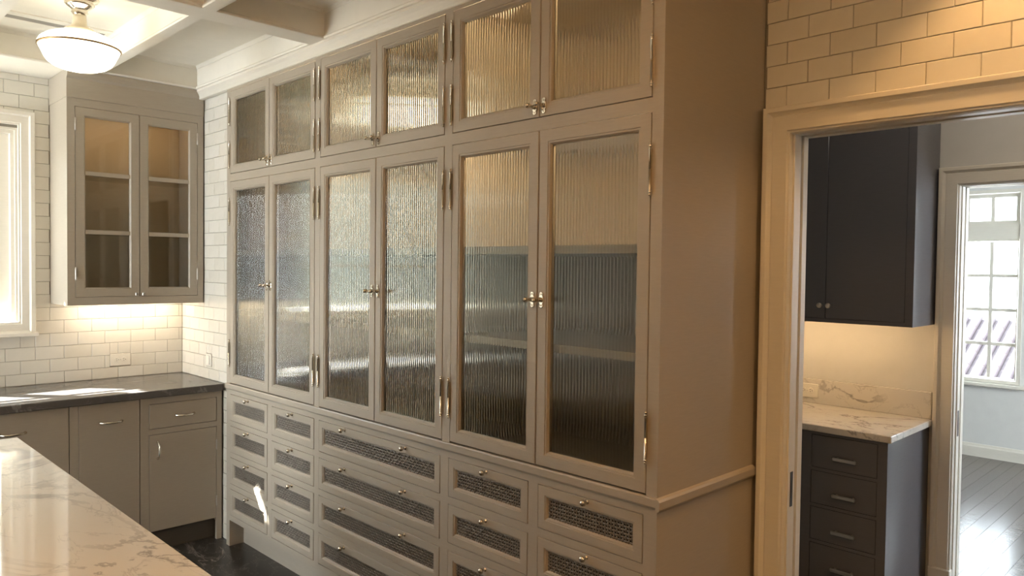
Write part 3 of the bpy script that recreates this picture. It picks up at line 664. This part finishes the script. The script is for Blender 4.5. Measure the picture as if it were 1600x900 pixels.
part('cover_plate', B(-.037, .037, -.006, .004, -.036, .036, c=.002), PLASTIC, o, at=(.412, YR + .002, 1.032))
rk = part('rocker', B(-.017, .017, -.010, -.005, -.026, .026, c=.0015), PLASTIC, o, at=(.412, YR + .002, 1.032)); 
part('rocker_frame', MB().ring(-.0195, .0195, -.0285, .0285, [(0, -.0062), (.002, -.0062), (.002, -.0055), (0, -.0055)]), VENTGREY, o, at=(.412, YR + .002, 1.032))

# ================================================================== ISLAND
ix0, ix1, iy0, iy1 = 1.425, 4.05, -2.55, -1.16
it = part('island_worktop', MB().box(ix0, ix1, iy0, iy1, .872, .914, c=.006), MARBLE, None); it['label'] = 'polished white marble island worktop with grey veins'; it['category'] = 'countertop'
isl = thing('island_cabinet', (2.7, -1.85, 0), 'taupe island cabinet under the white marble worktop', 'cabinet')
part('body', B(ix0 + .04, ix1 - .04, iy0 + .04, iy1 - .04, .1, .870), GREIGE, isl); part('toe_kick', B(ix0 + .09, ix1 - .09, iy0 + .09, iy1 - .09, 0, .1), CHARG, isl)
for i in range(5):
    a = ix0 + .06 + i * .5; d = part('door', MB().ring(a, a + .48, .13, .85, [(0, 0), (0, .018), (.004, .02), (.055, .02), (.06, .014), (.06, 0)]).box(a + .055, a + .425, 0, .008, .185, .795), GREIGE, isl, at=(0, iy1 - .04, 0))

# ================================================================== CEILING FITTINGS
LX, LY = 1.165, -0.866
lamp = thing('ceiling_light', (LX, LY, ZC), 'schoolhouse ceiling light with glowing white glass shade and nickel canopy', 'light')
part('canopy', MB().lathe((LX, LY, ZC), (0, 0, -1), [(.075, 0), (.078, .006), (.074, .012), (.058, .018), (.056, .026), (.060, .030), (.050, .040), (.034, .052), (.030, .062), (.034, .066), (.024, .078), (.020, .088)], 32), NICKEL, lamp, label='polished nickel canopy')
part('shade_holder', MB().lathe((LX, LY, ZC), (0, 0, -1), [(.018, .076), (.026, .08), (.028, .10), (.030, .118), (.040, .132), (.060, .142), (.064, .150), (.062, .156), (.05, .157)], 32), CREAMENAMEL, lamp, label='cream fitter neck')
gp = [(.058, .152), (.075, .157), (.105, .166), (.135, .180), (.155, .196), (.163, .210), (.1635, .220), (.158, .232), (.149, .250), (.140, .270), (.128, .288), (.108, .303), (.08, .314), (.05, .321), (.02, .324), (.003, .3245)]
sh = part('glass_shade', MB().lathe((LX, LY, ZC), (0, 0, -1), gp, 48), OPAL, lamp, label='glowing opal glass shade')
part('shade_band', MB().lathe((LX, LY, ZC), (0, 0, -1), [(.160, .2185), (.1662, .2190), (.1665, .2225), (.1655, .2255), (.158, .2262)], 48), BRASSBAND, sh, label='thin brown painted band')
v = thing('air_vent', (0.70, -.83, ZC), 'long white linear air vent in the ceiling behind the schoolhouse light', 'vent')
vx0, vx1, vy0, vy1 = .60, .745, -1.09, -.60
vf = MB(); 
vf.box(vx0, vx0 + .03, vy0 + .03, vy1 - .02, ZC - .006, ZC + .001).box(vx1 - .055, vx1, vy0 + .03, vy1 - .02, ZC - .006, ZC + .001).box(vx0, vx1, vy0, vy0 + .03, ZC - .006, ZC + .001).box(vx0, vx1, vy1 - .02, vy1 - .001, ZC - .006, ZC + .001)
part('vent_frame', vf, CEIL, v)
for k in range(5): part('slat', B(vx0 + .030 + k * .013, vx0 + .036 + k * .013, vy0 + .03, vy1 - .02, ZC - .005, ZC - .0025), VENTGREY, v)
part('vent_backing', B(vx0 + .02, vx1 - .04, vy0 + .031, vy1 - .021, ZC - .002, ZC + .001), VENTGREY, v)

# ================================================================== PANTRY
PF = 1.53
pb = thing('pantry_base_cabinet', (3.0, 1.8, 0), 'charcoal base cabinet with bar-handled drawers seen through the doorway', 'cabinet')
part('carcass', MB().box(2.32, 3.785, PF + .02, YP - .004, .1, .882).box(2.32, 3.70, PF + .08, YP - .004, 0, .1).box(3.767, 3.785, PF + .02, YP - .004, 0, .1), CHAR, pb)
ff = MB(); stacks = ((3.455, 3.745), (2.93, 3.41), (2.40, 2.885))
xs = [2.32] + [e for s in stacks[::-1] for e in s] + [3.785]
rows = ((.717, .868), (.551, .703), (.385, .537), (.125, .371))
for i in range(0, len(xs), 2): ff.box(xs[i], xs[i + 1], PF, PF + .02, .1, .882)
for a, c in stacks:
    ff.box(a, c, PF, PF + .02, .868, .882).box(a, c, PF, PF + .02, .1, .125)
    for r0, r1 in zip(rows, rows[1:]): ff.box(a, c, PF, PF + .02, r1[1], r0[0])
part('face_frame', ff, CHAR, pb)
def bar_pull():
    b = MB(); b.box(-.052, .052, -.028, -.018, -.008, .008, c=.003)
    for s in (-.036, .036): b.lathe((s, 0, 0), (0, -1, 0), [(.006, 0), (.005, .02)], 10)
    return b.mesh('handle', PEWTER)
BP = bar_pull()
for si, (a, c) in enumerate(stacks):
    for (z0, z1), hz in zip(rows, (.774, .608, .443, .275)):
        d = part('drawer', MB().box(a + .002, c - .002, 0, .019, z0 + .002, z1 - .002, c=.0015), CHAR, pb, at=(0, PF - .0008, 0))
        part('handle', BP, PEWTER, d, at=((a + c) / 2 + .012, PF - .0008, hz), label='flat satin metal bar handle')
pw = thing('pantry_worktop', (3.05, 1.8, .884), 'grey-veined white marble worktop with upstand in the pantry', 'countertop')
part('slab', MB().box(2.31, 3.805, 1.508, YP - .004, .884, .914, c=.003), MARBLE2, pw); part('backsplash', MB().box(2.31, 3.797, YP - .024, YP - .003, .9145, 1.042, c=.002), MARBLE2, pw)
pu = thing('pantry_wall_cabinet', (3.1, 1.9, 1.365), 'glossy charcoal wall cabinet above the pantry worktop', 'cabinet')
UF = 1.755
part('carcass', MB().box(2.32, 3.80, UF + .02, YP - .002, 1.383, 2.69).box(3.782, 3.80, UF + .02, YP - .002, 1.365, 1.383).box(2.32, 2.338, UF + .02, YP - .002, 1.365, 1.383), CHAR, pu)
part('face_frame', MB().box(3.766, 3.80, UF, UF + .02, 1.365, 2.69).box(2.32, 2.354, UF, UF + .02, 1.365, 2.69).box(2.354, 3.766, UF, UF + .02, 1.365, 1.383).box(2.354, 3.766, UF, UF + .02, 2.62, 2.69), CHAR, pu)
PK = MB().lathe((0, 0, 0), (0, -1, 0), [(.006, 0), (.005, .012), (.011, .017), (.013, .022), (.0125, .026), (.008, .029), (.001, .030)], 16).mesh('knob', PEWTER)
for a, c, kx in ((3.411, 3.764, 3.431), (3.057, 3.409, 3.389), (2.703, 3.055, 2.73), (2.356, 2.701, 2.675)):
    d = part('door', MB().box(a, c, 0, .019, 1.385, 2.618, c=.0015), CHAR, pu, at=(0, UF - .0008, 0)); part('knob', PK, PEWTER, d, at=(kx, UF - .0008, 1.447), label='round satin metal knob')
part('under_cabinet_light', B(2.5, 3.72, 1.83, 1.85, 1.372, 1.382), LED_SOFT, pu, label='warm light strip under the cabinet')
o = thing('pantry_outlet', (3.20, YP - .024, .980), 'white outlet set in the pantry marble upstand', 'outlet'); 
duplex((3.20, YP - .024, .980), o)
